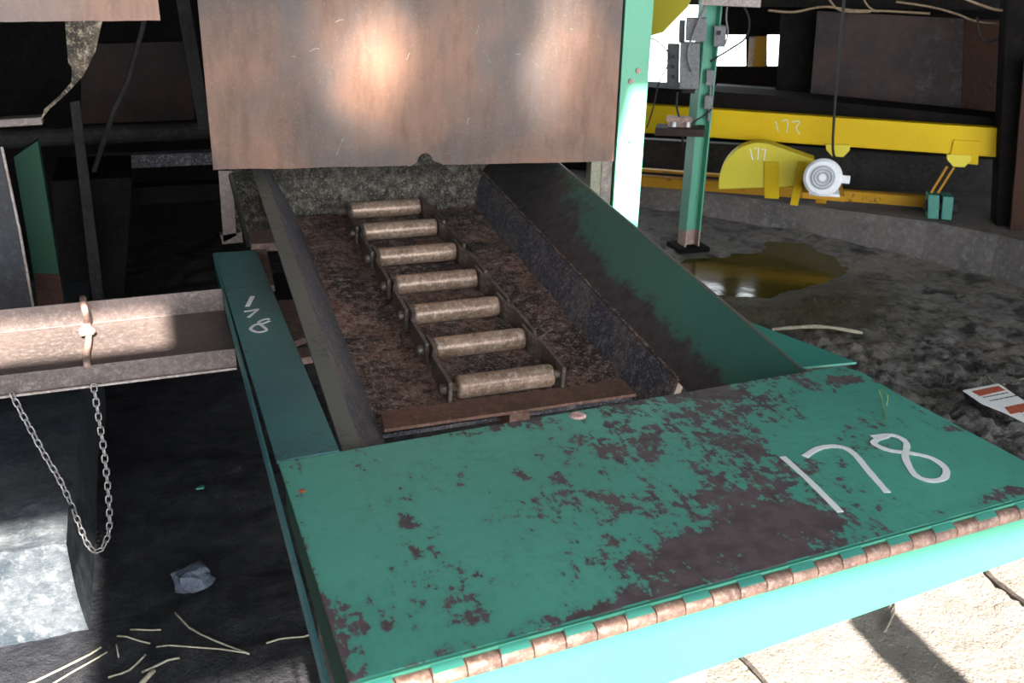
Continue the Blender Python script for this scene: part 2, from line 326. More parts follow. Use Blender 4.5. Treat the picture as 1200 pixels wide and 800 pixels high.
# unseen roof sheets; gaps shaped to drop sun on footing, channel, column
slab(-4, 8, hp1.y, 9); 
slab(-4, hp0.x, hp0.y, hp1.y); slab(hp1.x, 8, hp0.y, hp1.y)
slab(-4, 8, hc1.y+.0, hp0.y) if hc1.y < hp0.y else None
slab(-4, hc0.x, hc0.y, hc1.y); slab(hc1.x, 8, hc0.y, hc1.y)
slab(-4, 8, hb.y, hc0.y)
slab(-4, -1.2, edgeY, hb.y); slab(hb.x+.06, 8, edgeY, hb.y)
rf.prism([(hp0.x, hp0.y, ZR+.05), (hp0.x, hp1.y, ZR+.05), (hp0.x+.17, hp1.y, ZR+.05)], (0, 0, .02))  # added corner patch slants the sun edge on the green column
struct('ceiling', rf, M['roof'])
# background frame: direction of the yellow conveyor
bdir = ray(-4000, -158); bdir.z = 0; bdir.normalize(); bdir = -bdir           # points to the right along the conveyor
bn = V((0,0,1)).cross(bdir).normalized()
if bn.dot(ray(970, 160)) < 0: bn = -bn
BP = pz(965, 238, .27)
def bp(x, y, off=0.): return pn(x, y, BP + bn*off, bn)
def bquad(mb, pts, off, th=.05): mb.prism([bp(x, y, off) for x, y in pts], bn*th); return mb
def bfree(x, z, off): q = bp(x, 150, off); return V((q.x, q.y, z))

wl = MB(); wl.box((-3.2, -2.2, 0), (-3.1, 8.2, ZR)); struct('wall_left', wl, M['dark'])
wb = MB(); wb.box((-3.2, 5.9, 0), (2.3, 6.0, ZR)); struct('wall_back', wb, M['dark'])
ws = MB(); ws.box((6.6, -2.2, 0), (6.7, 4.5, ZR)); struct('wall_side', ws, M['dark'])
# right-hand wall behind the conveyor, open to daylight in three places
OW = 1.7
wr = MB()
def wq(x0_, y0_, x1_, y1_): bquad(wr, [(x0_, y0_), (x1_, y0_), (x1_, y1_), (x0_, y1_)], OW, .06)
wq(640, 97, 838, 330); wq(838, 78, 1500, 330); wq(874, 30, 899, 78); wq(916, -400, 1500, 78); wq(832, -400, 916, 41); wq(640, -400, 700, 97)
struct('wall_right', wr, M['dark'])
# ------------------------------------------------------------------ concrete curb and ledge
cb = MB(); base = [pz(*q) for q in [(690, 236), (750, 246), (850, 258), (930, 271), (1000, 287), (1080, 303), (1160, 325), (1260, 360)]]
hts = [.155, .16, .165, .17, .20, .22, .24, .26]
for i in range(len(base)-1):
    a, b_ = base[i], base[i+1]; o = bn*1.6
    cb.hexa([a+V((0,0,-.05)), b_+V((0,0,-.05)), b_+o+V((0,0,-.05)), a+o+V((0,0,-.05)), a+bn*.03+V((0,0,hts[i])), b_+bn*.03+V((0,0,hts[i+1])), b_+o+V((0,0,hts[i+1])), a+o+V((0,0,hts[i]))])
struct('trim_1', cb, M['curb'])
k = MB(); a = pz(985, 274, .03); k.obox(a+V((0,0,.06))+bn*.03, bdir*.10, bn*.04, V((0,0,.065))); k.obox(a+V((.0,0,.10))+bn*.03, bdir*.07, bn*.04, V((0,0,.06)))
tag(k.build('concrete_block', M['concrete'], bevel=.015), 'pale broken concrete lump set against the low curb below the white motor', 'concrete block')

# ------------------------------------------------------------------ yellow conveyor
cv = thing('belt_conveyor', BP, 'long yellow conveyor frame with 177 painted on its side behind the puddle', 'conveyor')
mb = MB(); mb.prism([bp(700, 119), bp(1180, 151), bp(1179, 185), bp(700, 152)], bn*.08); mb.build('side_beam', M['yellow'], cv, bevel=.004)
mb = MB(); bquad(mb, [(1118, 164), (1148, 166), (1146, 193), (1112, 190)], -.012, .012); mb.build('splice_plate', M['yellow'], cv)
for cx_, cy_ in ((982, 178), (1124, 190)):
    mb = MB(); bquad(mb, [(cx_-14, cy_-9), (cx_+14, cy_-8), (cx_+14, cy_-2), (cx_+6, cy_+6), (cx_-7, cy_+5), (cx_-14, cy_-3)], -.02, .03); mb.build('hanger_lug', M['lemon'], cv)
mb = MB(); mb.bar(bp(1110, 195, .02), bp(1091, 226, .02), .010, .012); mb.build('hanger_rod', M['ochre'], cv); mb = MB(); mb.bar(bp(1118, 196, .02), bp(1099, 226, .02), .010, .012); mb.build('hanger_rod', M['ochre'], cv)
mb = MB()
for st in ([(909, 142), (912, 154)], [(916, 142), (923, 141), (922, 156)], [(928, 143), (937, 142), (933, 150), (937, 157)]):
    mb.ribbon(smoothpath([bp(x, y, -.002) for x, y in st], 3), .008, -bn, .001)
mb.build('painted_number', M['pale_paint'], cv)['label'] = 'pale hand painted 177'
mb = MB(); bquad(mb, [(700, 203), (1086, 231), (1084, 243), (700, 215)], .25, .07); bquad(mb, [(700, 194), (860, 206), (860, 209), (700, 197)], .3, .05)
tag(mb.build('steel_rail', M['ochre'], bevel=.004), 'chipped orange yellow rail running low behind the belt guard', 'rail')
mb = MB(); bquad(mb, [(700, 98), (905, 112), (1180, 140), (1180, 150), (700, 119)], .12, .3); tag(mb.build('conveyor_belt', M['dark']), 'black conveyor belt top running above the yellow side beam', 'conveyor belt')
mb = MB(); bquad(mb, [(700, 160), (1180, 188), (1180, 232), (700, 202)], .75, .08); struct('wall_right_lower', mb, M['dark2'])
# belt guard: half dome widening to a tail
gd = thing('belt_guard', bp(900, 232, -.25), 'bright yellow dome shaped drive guard marked 177 left of the motor', 'belt guard')
out = [(842, 222)]
cxg, cyg, rx_, ry_ = 890, 216, 48, 49
for i in range(15):
    a = math.pi*(1-.02) - i*(math.pi*.60)/14; out.append((cxg+rx_*math.cos(a), cyg-ry_*math.sin(a)))
out += [(955, 187), (948, 218)]
mb = MB(); bquad(mb, out, -.20, .12); mb.build('guard_shell', M['lemon'], gd, bevel=.006)
mb = MB(); bquad(mb, [(896, 190), (913, 190), (913, 233), (896, 232)], -.215, .014); mb.build('support_strap', M['yellow'], gd)
mb = MB(); bquad(mb, [(935, 190), (945, 191), (935, 241), (926, 240)], -.235, .03); mb.build('support_leg', M['yellow'], gd)
mb = MB()
for st in ([(879, 174), (882, 187)], [(884, 174), (889, 173), (888, 187)], [(892, 175), (897, 175), (895, 188)]):
    mb.ribbon([bp(x, y, -.202) for x, y in st], .006, -bn, .001)
mb.build('painted_number', M['paint_white'], gd)['label'] = 'white painted 177'
# motor: round fan end facing us
mc = bp(964, 208, -.52); mn = ray(990, 190).normalized(); mr = mn.cross(V((0,0,1))).normalized(); mu = mr.cross(mn)
mo = thing('electric_motor', mc, 'round white electric motor with grey fan cowl beside the yellow guard', 'motor')
mb = MB(); mb.tube([mc, mc+mn*.012, mc+mn*.025, mc+mn*.22], [.088, .102, .104, .10], 32); mb.build('motor_body', M['white_metal'], mo)
mb = MB(); mb.tube([mc-mn*.006, mc+mn*.004], .066, 28); mb.build('fan_cowl', M['motor_grey'], mo)
mb = MB(); mb.tube([mc-mn*.014, mc-mn*.004], .020, 16); mb.build('fan_hub', M['white_metal'], mo)
for rr in (.036, .052):
    mb = MB(); mb.tube([mc-mn*.010+(mr*math.cos(t_*math.pi/14)+mu*math.sin(t_*math.pi/14))*rr for t_ in range(29)], .0025, 5); mb.build('guard_ring', M['white_metal'], mo)
mb = MB(); mb.obox(mc+mr*.118+mn*.05, mr*.025, mn*.035, V((0,0,.022))); mb.build('terminal_box', M['white_metal'], mo, bevel=.004)
mb = MB(); bquad(mb, [(948, 225), (984, 228), (984, 231), (948, 229)], -.52, .22); mb.build('mounting_foot', M['white_metal'], mo)
mb = MB(); bquad(mb, [(940, 225), (990, 230), (990, 237), (940, 232)], -.52, .3)
mb.bar(bp(962, 236, -.3), bp(962, 238, .1), .06, .02)
tag(mb.build('motor_shelf', M['ochre'], bevel=.003), 'ochre steel shelf plate carrying the white motor', 'motor mount')
rl = thing('return_roller_bracket', bp(1100, 250, .05), 'small green roller bracket hanging at right end of the orange rail', 'bracket')
mb = MB(); bquad(mb, [(1088, 228), (1101, 229), (1100, 257), (1087, 256)], -.02, .12); mb.build('side_cheek', M['green'], rl, bevel=.004)
mb = MB(); bquad(mb, [(1105, 230), (1118, 231), (1115, 258), (1103, 257)], -.02, .12); mb.build('side_cheek', M['green'], rl, bevel=.004)
mb = MB(); mb.tube([bp(1084, 240, .03), bp(1122, 243, .03)], .035, 14); mb.build('roller', M['dark2'], rl)
# plates, columns of the background
mb = MB(); bquad(mb, [(958, 13), (1130, 22), (1126, 146), (948, 130)], .45, .02)
tag(mb.build('steel_plate', M['brown_plate']), 'large dark brown rusty plate above the yellow beam with pale scuffs', 'steel plate')
mb = MB(); bquad(mb, [(1131, 22), (1215, 26), (1200, 156), (1127, 147)], .5, .02)
tag(mb.build('steel_plate', M['plate_red']), 'narrow reddish brown plate at right of the larger brown plate', 'steel plate')
mb = MB(); bquad(mb, [(915, 14), (957, 14), (946, 130), (908, 128)], .6, .1); tag(mb.build('steel_column', M['dark']), 'wide black column left of the brown plate', 'column')
mb = MB(); bquad(mb, [(1186, -120), (1240, -120), (1216, 290), (1166, 285)], -.1, .18); tag(mb.build('steel_column', M['dark'], bevel=.004), 'black column at the right edge of the photo closing off the yellow beam', 'column')
mb = MB(); bquad(mb, [(1201, 70), (1230, 70), (1200, 285), (1183, 283)], -.2, .03); tag(mb.build('steel_strip', M['plate_red']), 'thin brown strip on the right edge black column', 'steel strip')
mb = MB(); bquad(mb, [(886, 44), (899, 44), (897, 78), (882, 78)], 1.3, .12); tag(mb.build('steel_post', M['ochre']), 'ochre yellow post standing in the bright window gap', 'post')
mb = MB(); bquad(mb, [(878, 44), (886, 44), (884, 78), (876, 78)], 1.5, .1); tag(mb.build('steel_post', M['edge']), 'pale post beside the ochre one in the window gap', 'post')
mb = MB(); bquad(mb, [(838, 102), (908, 107), (908, 128), (834, 123)], .7, .2); tag(mb.build('steel_beam', M['dark2']), 'blue black beam behind the yellow conveyor under the window gaps', 'beam')
mb = MB(); bquad(mb, [(640, -60), (1300, -45), (1300, 14), (1180, 12), (900, 8), (640, 2)], .9, .2); struct('trim_2', mb, M['roof'])
mb = MB(); bquad(mb, [(822, -18), (893, -14), (891, 9), (822, 6)], -.5, .12); tag(mb.build('roof_purlin', M['edge'], bevel=.003), 'pale pinkish beam end above the electrical boxes', 'beam')
mb = MB(); bquad(mb, [(762, -30), (822, -30), (806, 8), (777, 38), (760, 43)], .4, .03); tag(mb.build('gusset_plate', M['lemon'], bevel=.003), 'yellow slanted gusset plate up in the roof by the grey boxes', 'gusset')
for i, (pts, mt, r_) in enumerate([
    ([(900, 12, .3), (930, 14, .3), (965, 8, .3), (1000, 12, .3), (1040, 13, .35), (1090, 16, .35)], 'tan_wire', .007),
    ([(1050, 2, .2), (1090, 8, .2), (1120, 16, .2), (1150, 26, .2), (1210, 30, .2)], 'tan_wire', .006),
    ([(1125, -4, .0), (1150, 6, .0), (1175, 12, .0), (1210, 6, .0)], 'tan_wire', .007),
    ([(970, -3, .1), (985, 12, .1), (1020, 14, .1)], 'tan_wire', .006),
    ([(1010, -5, .1), (1018, 8, .1), (1030, 14, .1)], 'tan_wire', .005),
    ([(990, -10, -.1), (984, 60, -.1), (978, 130, -.1), (976, 175, -.15), (980, 190, -.2), (974, 198, -.24)], 'black', .008),
    ([(1145, 20, .1), (1150, 44, .1), (1165, 48, .1), (1185, 30, .1)], 'black', .006),
    ]):
    mb = MB(); mb.tube(smoothpath([bp(*q) for q in pts], 6), r_, 6)
    lab = ['tan cable drooping along the roof edge left of the brown plates', 'pale wire sagging over the top right corner of the brown plate', 'tan wire loop hanging highest in the top right corner', 'tan wire looping just left of the black drop cable', 'short tan wire hanging right of the black drop cable', 'black cable hanging down past the plate to the motor', 'black wire loop hanging over the reddish brown plate'][i]
    tag(mb.build('cable', M[mt], smooth=True), lab, 'cable')

# ------------------------------------------------------------------ far green stanchion with electrical gear
sb = pz(806, 291); sv = V((ray(806, 291).x, ray(806, 291).y, 0)).normalized(); sx_ = V((sv.y, -sv.x, 0))
st = thing('steel_column', sb, 'slim green H-section column with black foot carrying grey switch boxes', 'column')
aa = math.radians(28); ax_ = sx_*math.cos(aa)+sv*math.sin(aa); ay_ = -sx_*math.sin(aa)+sv*math.cos(aa)
def hcol(mb, c, z0_, z1_, wd, dp, t_=.009):
    c = V((c.x, c.y, (z0_+z1_)/2)); h = V((0, 0, (z1_-z0_)/2))
    mb.obox(c-ax_*wd/2, ax_*t_/2, ay_*dp/2, h); mb.obox(c+ax_*wd/2, ax_*t_/2, ay_*dp/2, h); mb.obox(c, ax_*wd/2, ay_*t_/2, h)
mb = MB(); hcol(mb, sb, .12, ZR, .085, .10); mb.build('shaft', M['far_green'], st)
mb = MB(); hcol(mb, sb, -.02, .12, .0855, .1005); mb.build('shaft_foot', M['bracket'], st)['label'] = 'rusty pinkish lower end of the shaft'
mb = MB(); mb.obox(sb+V((0,0,.012)), ax_*.10, ay_*.09, V((0,0,.014))); mb.build('base_plate', M['dark'], st)
sn = sv; SP = sb - sv*.10
def sp(x, y, off=0.): return pn(x, y, SP + sn*off, sn)
def sbox(mb, x0_, y0_, x1_, y1_, off, th): mb.prism([sp(x0_, y0_, off), sp(x1_, y0_+ (x1_-x0_)*.03, off), sp(x1_-1, y1_+(x1_-x0_)*.03, off), sp(x0_-1, y1_, off)], sn*th); return mb
bx = thing('switch_box', sp(800, 106), 'largest grey electrical box with black flank on the green column', 'electrical box')
mb = MB(); sbox(mb, 797, 50, 820, 104, -.02, .10); mb.build('housing', M['grey_box'], bx, bevel=.004)
mb = MB(); sbox(mb, 782, 52, 796, 101, .0, .09); mb.build('side_panel', M['dark_box'], bx, bevel=.003)['label'] = 'dark grey left flank with small knobs'
for yy in (66, 78, 90):
    mb = MB(); c = sp(789, yy, 0); mb.tube([c, c-sn*.012], .010, 10); mb.build('knob', M['black'], bx)
mb = MB(); sbox(mb, 800, 103, 815, 109, .0, .05); mb.build('conduit_nut', M['dark2'], bx)
bx = thing('switch_box', sp(812, 49), 'square grey electrical box directly above the largest one', 'electrical box')
mb = MB(); sbox(mb, 804, 21, 828, 48, -.02, .09); mb.build('housing', M['grey_box'], bx, bevel=.004)
mb = MB(); sbox(mb, 796, 24, 803, 50, .0, .07); mb.build('side_panel', M['dark_box'], bx)
bx = thing('switch_box', sp(846, 56), 'small grey electrical box right of the green column top', 'electrical box')
mb = MB(); sbox(mb, 837, 30, 851, 55, .05, .07); mb.build('housing', M['grey_box'], bx, bevel=.004)
mb = MB(); sbox(mb, 840, 36, 845, 41, .04, .012); mb.build('knob', M['black'], bx)
for (a0, a1, lab) in (((828, 82), (838, 100), 'upper of two little grey conduit fittings right of the column'), ((826, 112), (836, 128), 'lower of two little grey conduit fittings right of the column')):
    bx = thing('conduit_fitting', sp(*a1), lab, 'conduit fitting')
    mb = MB(); sbox(mb, a0[0], a0[1], a1[0], a1[1], .05, .05); mb.build('fitting_body', M['grey_box'], bx, bevel=.004)
    mb = MB(); mb.tube([sp((a0[0]+a1[0])/2, a1[1], .07), sp((a0[0]+a1[0])/2-1, a1[1]+14, .07)], .008, 8); mb.build('conduit_stub', M['grey_box'], bx)
sh = thing('wall_shelf', sp(798, 158), 'small rusty steel shelf on the column below the boxes', 'shelf')
mb = MB(); sbox(mb, 768, 150, 826, 159, -.10, .16); mb.build('shelf_board', M['brown_plate'], sh, bevel=.003)
mb = MB(); mb.bar(sp(800, 160, -.05), sp(800, 172, .08), .01, .02); mb.build('brace', M['dark2'], sh)
mb = MB(); sbox(mb, 781, 137, 812, 142, -.06, .06); sbox(mb, 783, 142, 810, 150, -.05, .04); tag(mb.build('junction_block', M['bracket'], bevel=.002), 'faded red fuse block lying on the little shelf', 'electrical part')
for xx, lab in ((790, 'left one of two white plugs on the little shelf'), (806, 'right one of two white plugs on the little shelf')):
    mb = MB(); c = sp(xx, 146, -.075); mb.tube([c+V((0,0,-.012)), c+V((0,0,.014))], [.012, .009], 10); tag(mb.build('plug', M['white_metal']), lab, 'plug')
for pts, lab, r_, mt in [([(826, 6), (816, 30), (806, 60), (808, 76), (811, 84)], 'grey cable curving down the front of the largest grey box', .006, 'grey_box'),
        ([(852, 8), (851, 22), (853, 38), (850, 52)], 'grey cable dropping into the small right hand box', .005, 'grey_box'),
        ([(872, 8), (878, 24), (874, 44), (855, 58), (832, 72)], 'dark cable swinging from the roof to the right side of the column', .006, 'dark2'),
        ([(740, 40), (766, 46), (782, 60), (784, 70)], 'thin black wire reaching the box from the left', .004, 'black'),
        ([(783, 76), (772, 98), (765, 128), (758, 150)], 'thin black wire falling left below the largest box', .004, 'black'),
        ([(794, 108), (793, 124), (796, 138), (800, 150)], 'black flexible cable from the largest box down to the shelf', .006, 'black'),
        ([(834, 128), (824, 136), (814, 142), (806, 150)], 'black cable from the lower fitting to the shelf', .005, 'black')]:
    mb = MB(); mb.tube(smoothpath([sp(x, y, -.04) for x, y in pts], 5), r_, 6); tag(mb.build('cable', M[mt], smooth=True), lab, 'cable')

# ------------------------------------------------------------------ near green column and neighbours behind the sheet
YS = 3.42
pa, pb = py(732, 20, YS+.03), py(719, 240, YS+.03); pc = py(747, 250, YS+.03)
xl, xr = (pa.x+pb.x)/2, pc.x+.005
col_ = thing('steel_column', ((xl+xr)/2, YS+.1, 0), 'tall pale green column sunlit low down, right of the big brown sheet', 'column')
mb = MB(); mb.box((xl, YS+.03, 0), (xr, YS+.042, ZR)); mb.box(((xl+xr)/2-.005, YS+.042, 0), ((xl+xr)/2+.005, YS+.17, ZR)); mb.build('shaft', M['post_green'], col_)
for zz, xx in ((1.22, .6), (1.18, .35), (.95, .5)):
    c = V((xl+(xr-xl)*xx, YS+.03, zz)); mb = MB(); mb.tube([c, c-V((0, .006, 0))], .011, 8); mb.build('bolt', M['bracket'], col_)
mb = MB(); mb.box((xl-.05, YS, -.01), (xr+.05, YS+.22, .015)); mb.build('base_plate', M['green'], col_)
a, b_ = py(693, 190, 3.75), py(705, 235, 3.75)
mb = MB(); mb.box((a.x, 3.75, 0), (a.x+.05, 3.80, 1.3)); tag(mb.build('steel_post', M['timber'], bevel=.003), 'narrow cream post just left of the pale green column under the sheet', 'post')
mb = MB(); mb.box((a.x+.06, 3.86, 0), (a.x+.22, 3.9, 1.3)); tag(mb.build('steel_plate', M['dark2']), 'dark plate strip between the cream post and pale green column', 'steel plate')

# ------------------------------------------------------------------ big brown sheet
def sheet(q, Y, ztop, notch=None):
    a, b_ = py(*q[0], Y), py(*q[1], Y); pts = []
    n = 24
    for i in range(n+1):
        t = i/n; p = a.lerp(b_, t); pts.append(V((p.x, Y, p.z + .004*noise.noise(V((t*9, 1, 0))))))
    if notch:
        c = py(*notch, Y); c.z += .006; pts = [p for p in pts if abs(p.x-c.x) > .03]; arc = [V((c.x-.028*math.cos(t), Y, c.z+.028*math.sin(t))) for t in [i*math.pi/10 for i in range(11)]]
        i = next(i for i, p in enumerate(pts) if p.x > c.x); pts = pts[:i]+arc+pts[i:]
    pts += [V((pts[-1].x-.002, Y, ztop)), V((pts[0].x+.01, Y, ztop))]
    return pts
mb = MB(); mb.prism(sheet([(250, 199), (719, 189)], YS, 2.7, (498, 190)), (0, .008, 0))
mainsheet = mb.build('steel_sheet', M['rust_sheet']); tag(mainsheet, 'big brown rusted sheet hanging over the trough with a round notch at its bottom edge', 'steel sheet')
mb = MB(); mb.prism(sheet([(-160, 27), (188, 24)], 2.15, 2.5), (0, .006, 0))
tag(mb.build('steel_sheet', M['rust_sheet']), 'brown rusted sheet hanging in the top left corner', 'steel sheet')
# torn flap
pts = [(76, 24), (120, 24), (112, 60), (98, 88), (80, 108), (58, 128), (48, 140), (52, 128), (70, 112), (84, 96), (84, 78), (80, 74), (78, 50)]
fl = MB(); fl.prism([py(x, y, 2.158) for x, y in pts], (0, .008, 0))
tag(fl.build('rubber_flap', M['rubber_flap']), 'torn tan rubber strip dangling beneath the top left sheet', 'rubber strip')
# ------------------------------------------------------------------ trough
ddir = ray(158, -229).normalized(); YB = 1.72
def sec(X, Z, Y): t = (Y-YB)/ddir.y; return V((X, YB, Z)) + ddir*t
def plate(mb, prof, Ya, Yb_): mb.prism([sec(X, Z, Ya) for X, Z in prof], ddir*((Yb_-Ya)/ddir.y)); return mb
tr = thing('conveyor_trough', (.86, 2.0, .2), 'long sloping steel trough holding the ladder-like drag chain', 'conveyor trough')
mb = MB()
def ffn(u_, v_):
    Yq = 2.26+(4.1-2.26)*v_; p = sec(.46+(1.262-.46)*u_, .38, Yq); e = min(1, abs(u_-.5)*2.2)
    p.z += .010*noise.fractal(p*7, .8, 2, 4) + .022*max(0, e-.6)*(1+noise.noise(p*5)) ; return p
mb.grid(ffn, 60, 120); mb.build('floor_plate', M['trough'], tr, smooth=True)
mb = MB(); plate(mb, [(.46, .372), (1.25, .372), (1.25, .36), (.46, .36)], 2.26, 4.1); mb.build('floor_pan', M['skirt'], tr)
mb = MB(); plate(mb, [(.307, .69), (.340, .69), (.490, .38), (.478, .362), (.318, .678)], 1.715, 4.0); mb.build('left_wall', M['skirt'], tr)
mb = MB(); plate(mb, [(.303, .694), (.343, .694), (.343, .690), (.303, .684)], 1.715, 4.0); mb.build('top_rail', M['rail'], tr)
mb = MB(); plate(mb, [(1.238, .375), (1.290, .523), (1.302, .52), (1.252, .37)], 2.08, 4.1); mb.build('skirt_plate', M['skirt'], tr)
mb = MB()
def crease(t): Yq = 2.08+(4.0-2.08)*t; return sec(1.292+.004*noise.noise(V((t*40, 0, 0))), .524+.004*noise.noise(V((t*40, 7, 0))), Yq)
mb.tube([crease(i/60) for i in range(61)], [.004+.003*abs(noise.noise(V((i*.9, 3, 3)))) for i in range(61)], 6); mb.build('weld_seam', M['edge'] if False else M['trough'], tr, smooth=True)
mb = MB(); plate(mb, [(1.286, .520), (1.463, .69), (1.470, .684), (1.293, .512)], 1.70, 4.1); mb.build('hopper_plate', M['hopper'], tr)
mb = MB(); plate(mb, [(1.460, .69), (1.463, .694), (1.474, .690), (1.470, .684)], 1.70, 4.0); mb.build('hopper_lip', M['rail'], tr)
mb = MB(); mb.prism([sec(1.466, .688, 2.06), pz(1004, 424, .70), pz(940, 430, .70)], (0, 0, -.006)); mb.build('gusset', M['green'], tr)
mb = MB(); e0 = sec(1.262, .40, 2.075); e1 = sec(1.298, .522, 2.075); mb.bar(e0, e1, .02, .012, (0, 1, 0)); mb.build('skirt_end', M['edge'], tr)
# caked mud at the top end
mb = MB()
def mfn(u_, v_):
    X = .30+1.12*u_; fl_ = .38 + (3.86-YB)*ddir.z/ddir.y; Yq = 3.84+.38*v_ + .05*noise.noise(V((X*4, 1, v_*2)))
    Z = fl_-.03 + .75*v_**.8; p = V((X, Yq, Z)); p += V((0, -1, .4))*(.035*noise.fractal(p*6, .7, 2, 5)); 
    k = abs(u_-.5)*2; p.y -= .12*max(0, k-.75); return p
mb.grid(mfn, 110, 60); o = mb.build('caked_mud', M['mud_bank'], smooth=True); tag(o, 'rough bank of caked dark coal mud closing the top of the trough', 'mud', kind='stuff')
# ------------------------------------------------------------------ drag chain
dc = thing('drag_chain', (.89, 3.0, .4), 'ladder-like steel drag chain with seven thick round rungs lying in the trough', 'chain')
ys = [3.785, 3.55, 3.30, 3.055, 2.825, 2.59, 2.355]
up_ = V((1, 0, 0)).cross(ddir).normalized()
if up_.z < 0: up_ = -up_
Zc = .425; XL, XR = .735, 1.05
pl_ = [sec(XL-.01*math.sin(i), Zc, y) - V((sec(XL, Zc, y).x-XL, 0, 0)) for i, y in enumerate(ys)]
for i, y in enumerate(ys):
    c0 = sec(0, Zc, y); a = V((XL+.012, c0.y, c0.z)); b_ = V((XR-.012, c0.y-.004, c0.z))
    mb = MB(); mb.tube([a, a.lerp(b_, .03), a.lerp(b_, .5), a.lerp(b_, .97), b_], [.030, .034, .034, .034, .030], 22); mb.build('rung', M['chain_steel'], dc, smooth=True)
    mb = MB(); mb.tube([a-V((.052, 0, 0)), a-V((.046, 0, 0)), a-V((.03, 0, 0)), a], [.011, .016, .016, .014], 14); mb.build('pin', M['chain_dark'], dc, smooth=True)
    mb = MB(); mb.tube([b_, b_+V((.040, 0, 0))], .013, 12); mb.build('pin', M['chain_dark'], dc, smooth=True)
    if i < len(ys)-1:
        c1 = sec(0, Zc, ys[i+1])
        for sgn, X0 in ((-1, XL), (1, XR)):
            # cranked side bar: inner at this rung, outer at the next
            P = [V((X0-sgn*.002, c0.y+.03, c0.z+.003)), V((X0-sgn*.002, c0.y-.05, c0.z-.005)), V((X0+sgn*.016, c0.y-.10, c0.z-.011)), V((X0+sgn*.016, c1.y-.03, c1.z-.003))]
            hh = [.034, .034, .034, .036]; th = .006
            mb = MB(); vs_ = []
            for p, h_ in zip(P, hh):
                vs_ += [p-V((th,0,0))-up_*h_, p+V((th,0,0))-up_*h_, p+V((th,0,0))+up_*h_, p-V((th,0,0))+up_*h_]
            fs_ = [(3,2,1,0), (12,13,14,15)] + [(4*j+q, 4*j+(q+1)%4, 4*j+4+(q+1)%4, 4*j+4+q) for j in range(3) for q in range(4)]
            mb.add(vs_, fs_); mb.build('side_bar', M['chain_dark'], dc, bevel=.002)
# flat bar lying across near end, and the braces under it
fbA, fbB, fbC, fbD = pz(450, 503, .50), pz(746, 461, .505), pz(730, 444, .512), pz(446, 482, .508)
mb = MB(); mb.prism([fbA, fbB, fbC, fbD], (0, 0, -.010)); tag(mb.build('flat_bar', M['rust_bar'], bevel=.002), 'red brown flat bar lying across the near end of the trough', 'steel bar')
mb = MB(); mb.box((.26, 1.785, .26), (1.52, 2.25, .33)); tag(mb.build('cross_member', M['rust_bar']), 'rusty cross member in the dark gap behind the green cover', 'steel beam')
mb = MB(); c = pz(600, 478, .46); mb.box((c.x-.03, c.y-.06, .40), (c.x+.03, c.y+.02, .485)); tag(mb.build('support_block', M['rust_bar'], bevel=.003), 'small rusty block under the middle of the flat bar', 'block')

# ------------------------------------------------------------------ cover (lid) with 178
LZ = .72
F0, F1 = pz(409, 800, LZ), pz(1200, 583, LZ)
fd = (F1-F0).normalized(); FR = F0 + fd*1.40
cvx = thing('hinged_cover', (.87, 1.38, LZ-.01), 'big flat green cover plate with 178 painted in white', 'cover plate')
BL, BR = pz(326, 541, LZ), pz(985, 428, LZ)
edge_pts = [F0, FR, pz(1200, 541, LZ)+V((.005, 0, 0)), pz(1120, 497, LZ), pz(1050, 460, LZ), pz(1012, 437, LZ), BR, BL]
mb = MB(); mb.prism(edge_pts, (0, 0, -.007)); mb.build('cover_plate', M['lid'], cvx, bevel=.0015)
mb = MB(); q0, q1 = F0+V((0, .0006, -.0001)), FR+V((0, .0006, -.0001)); mb.bar(q0+V((0,-.0035,-.0035)), q1+V((0,-.0035,-.0035)), .006, .006); mb.build('front_edge_strip', M['panel_green'], cvx)
def strokes(mb, lst, w, fn, nrm, n=6):
    for s_ in lst: mb.ribbon(smoothpath([fn(x, y) for x, y in s_], n), w, nrm, .0008)
lf = lambda x, y: pz(x, y, LZ+.0006)
mb = MB(); strokes(mb, [[(917, 535), (948, 563), (985, 600)], [(943, 535), (960, 525), (982, 523), (1000, 531), (1018, 552), (1040, 577)],
    [(1022, 512), (1046, 510), (1062, 519), (1061, 536), (1072, 556), (1090, 563), (1106, 560), (1108, 549), (1092, 537), (1068, 531), (1044, 528), (1026, 521), (1026, 516), (1040, 511)]], .0135, lf, (0, 0, 1))
o = mb.build('painted_number', M['paint_white'], cvx); o['label'] = 'white hand painted 178'
mb = MB(); c = lf(677, 487); mb.tube([c, c+V((0,0,.0035))], [.019, .014], 12); mb.build('bare_spot', M['pink'], cvx)['label'] = 'small pink white bare spot at the back edge'
mb = MB(); c = lf(354, 575); mb.tube([c, c+V((0,0,.001))], [.007, .005], 10); mb.build('red_spot', M['red_bit'], cvx)
# hinge barrel
hr = .0145; nk = int(1.36/.052)
hz = V((0, -.010, -.020))
for i in range(nk):
    a = F0+fd*(.01+i*.052)+hz; b_ = a+fd*.0505
    mb = MB(); mb.tube([a, a+fd*.001, b_-fd*.001, b_], [hr-.001, hr, hr, hr-.001], 20)
    ob = mb.build('hinge_knuckle', M['hinge'], cvx)
    for p in ob.data.polygons: p.use_smooth = len(p.vertices) == 4
    if i % 2 == 0:
        mb = MB(); pr = [a+fd*.002+V((0, .012, hr+.006)), a+fd*.002+V((0, -.001, hr+.0015)), a+fd*.002+V((0, -.009, .0125)), a+fd*.002+V((0,-.008,.010)), a+fd*.002+V((0, .012, hr-.002))]
        mb.prism(pr, fd*.0465); mb.build('hinge_leaf', M['green'], cvx)
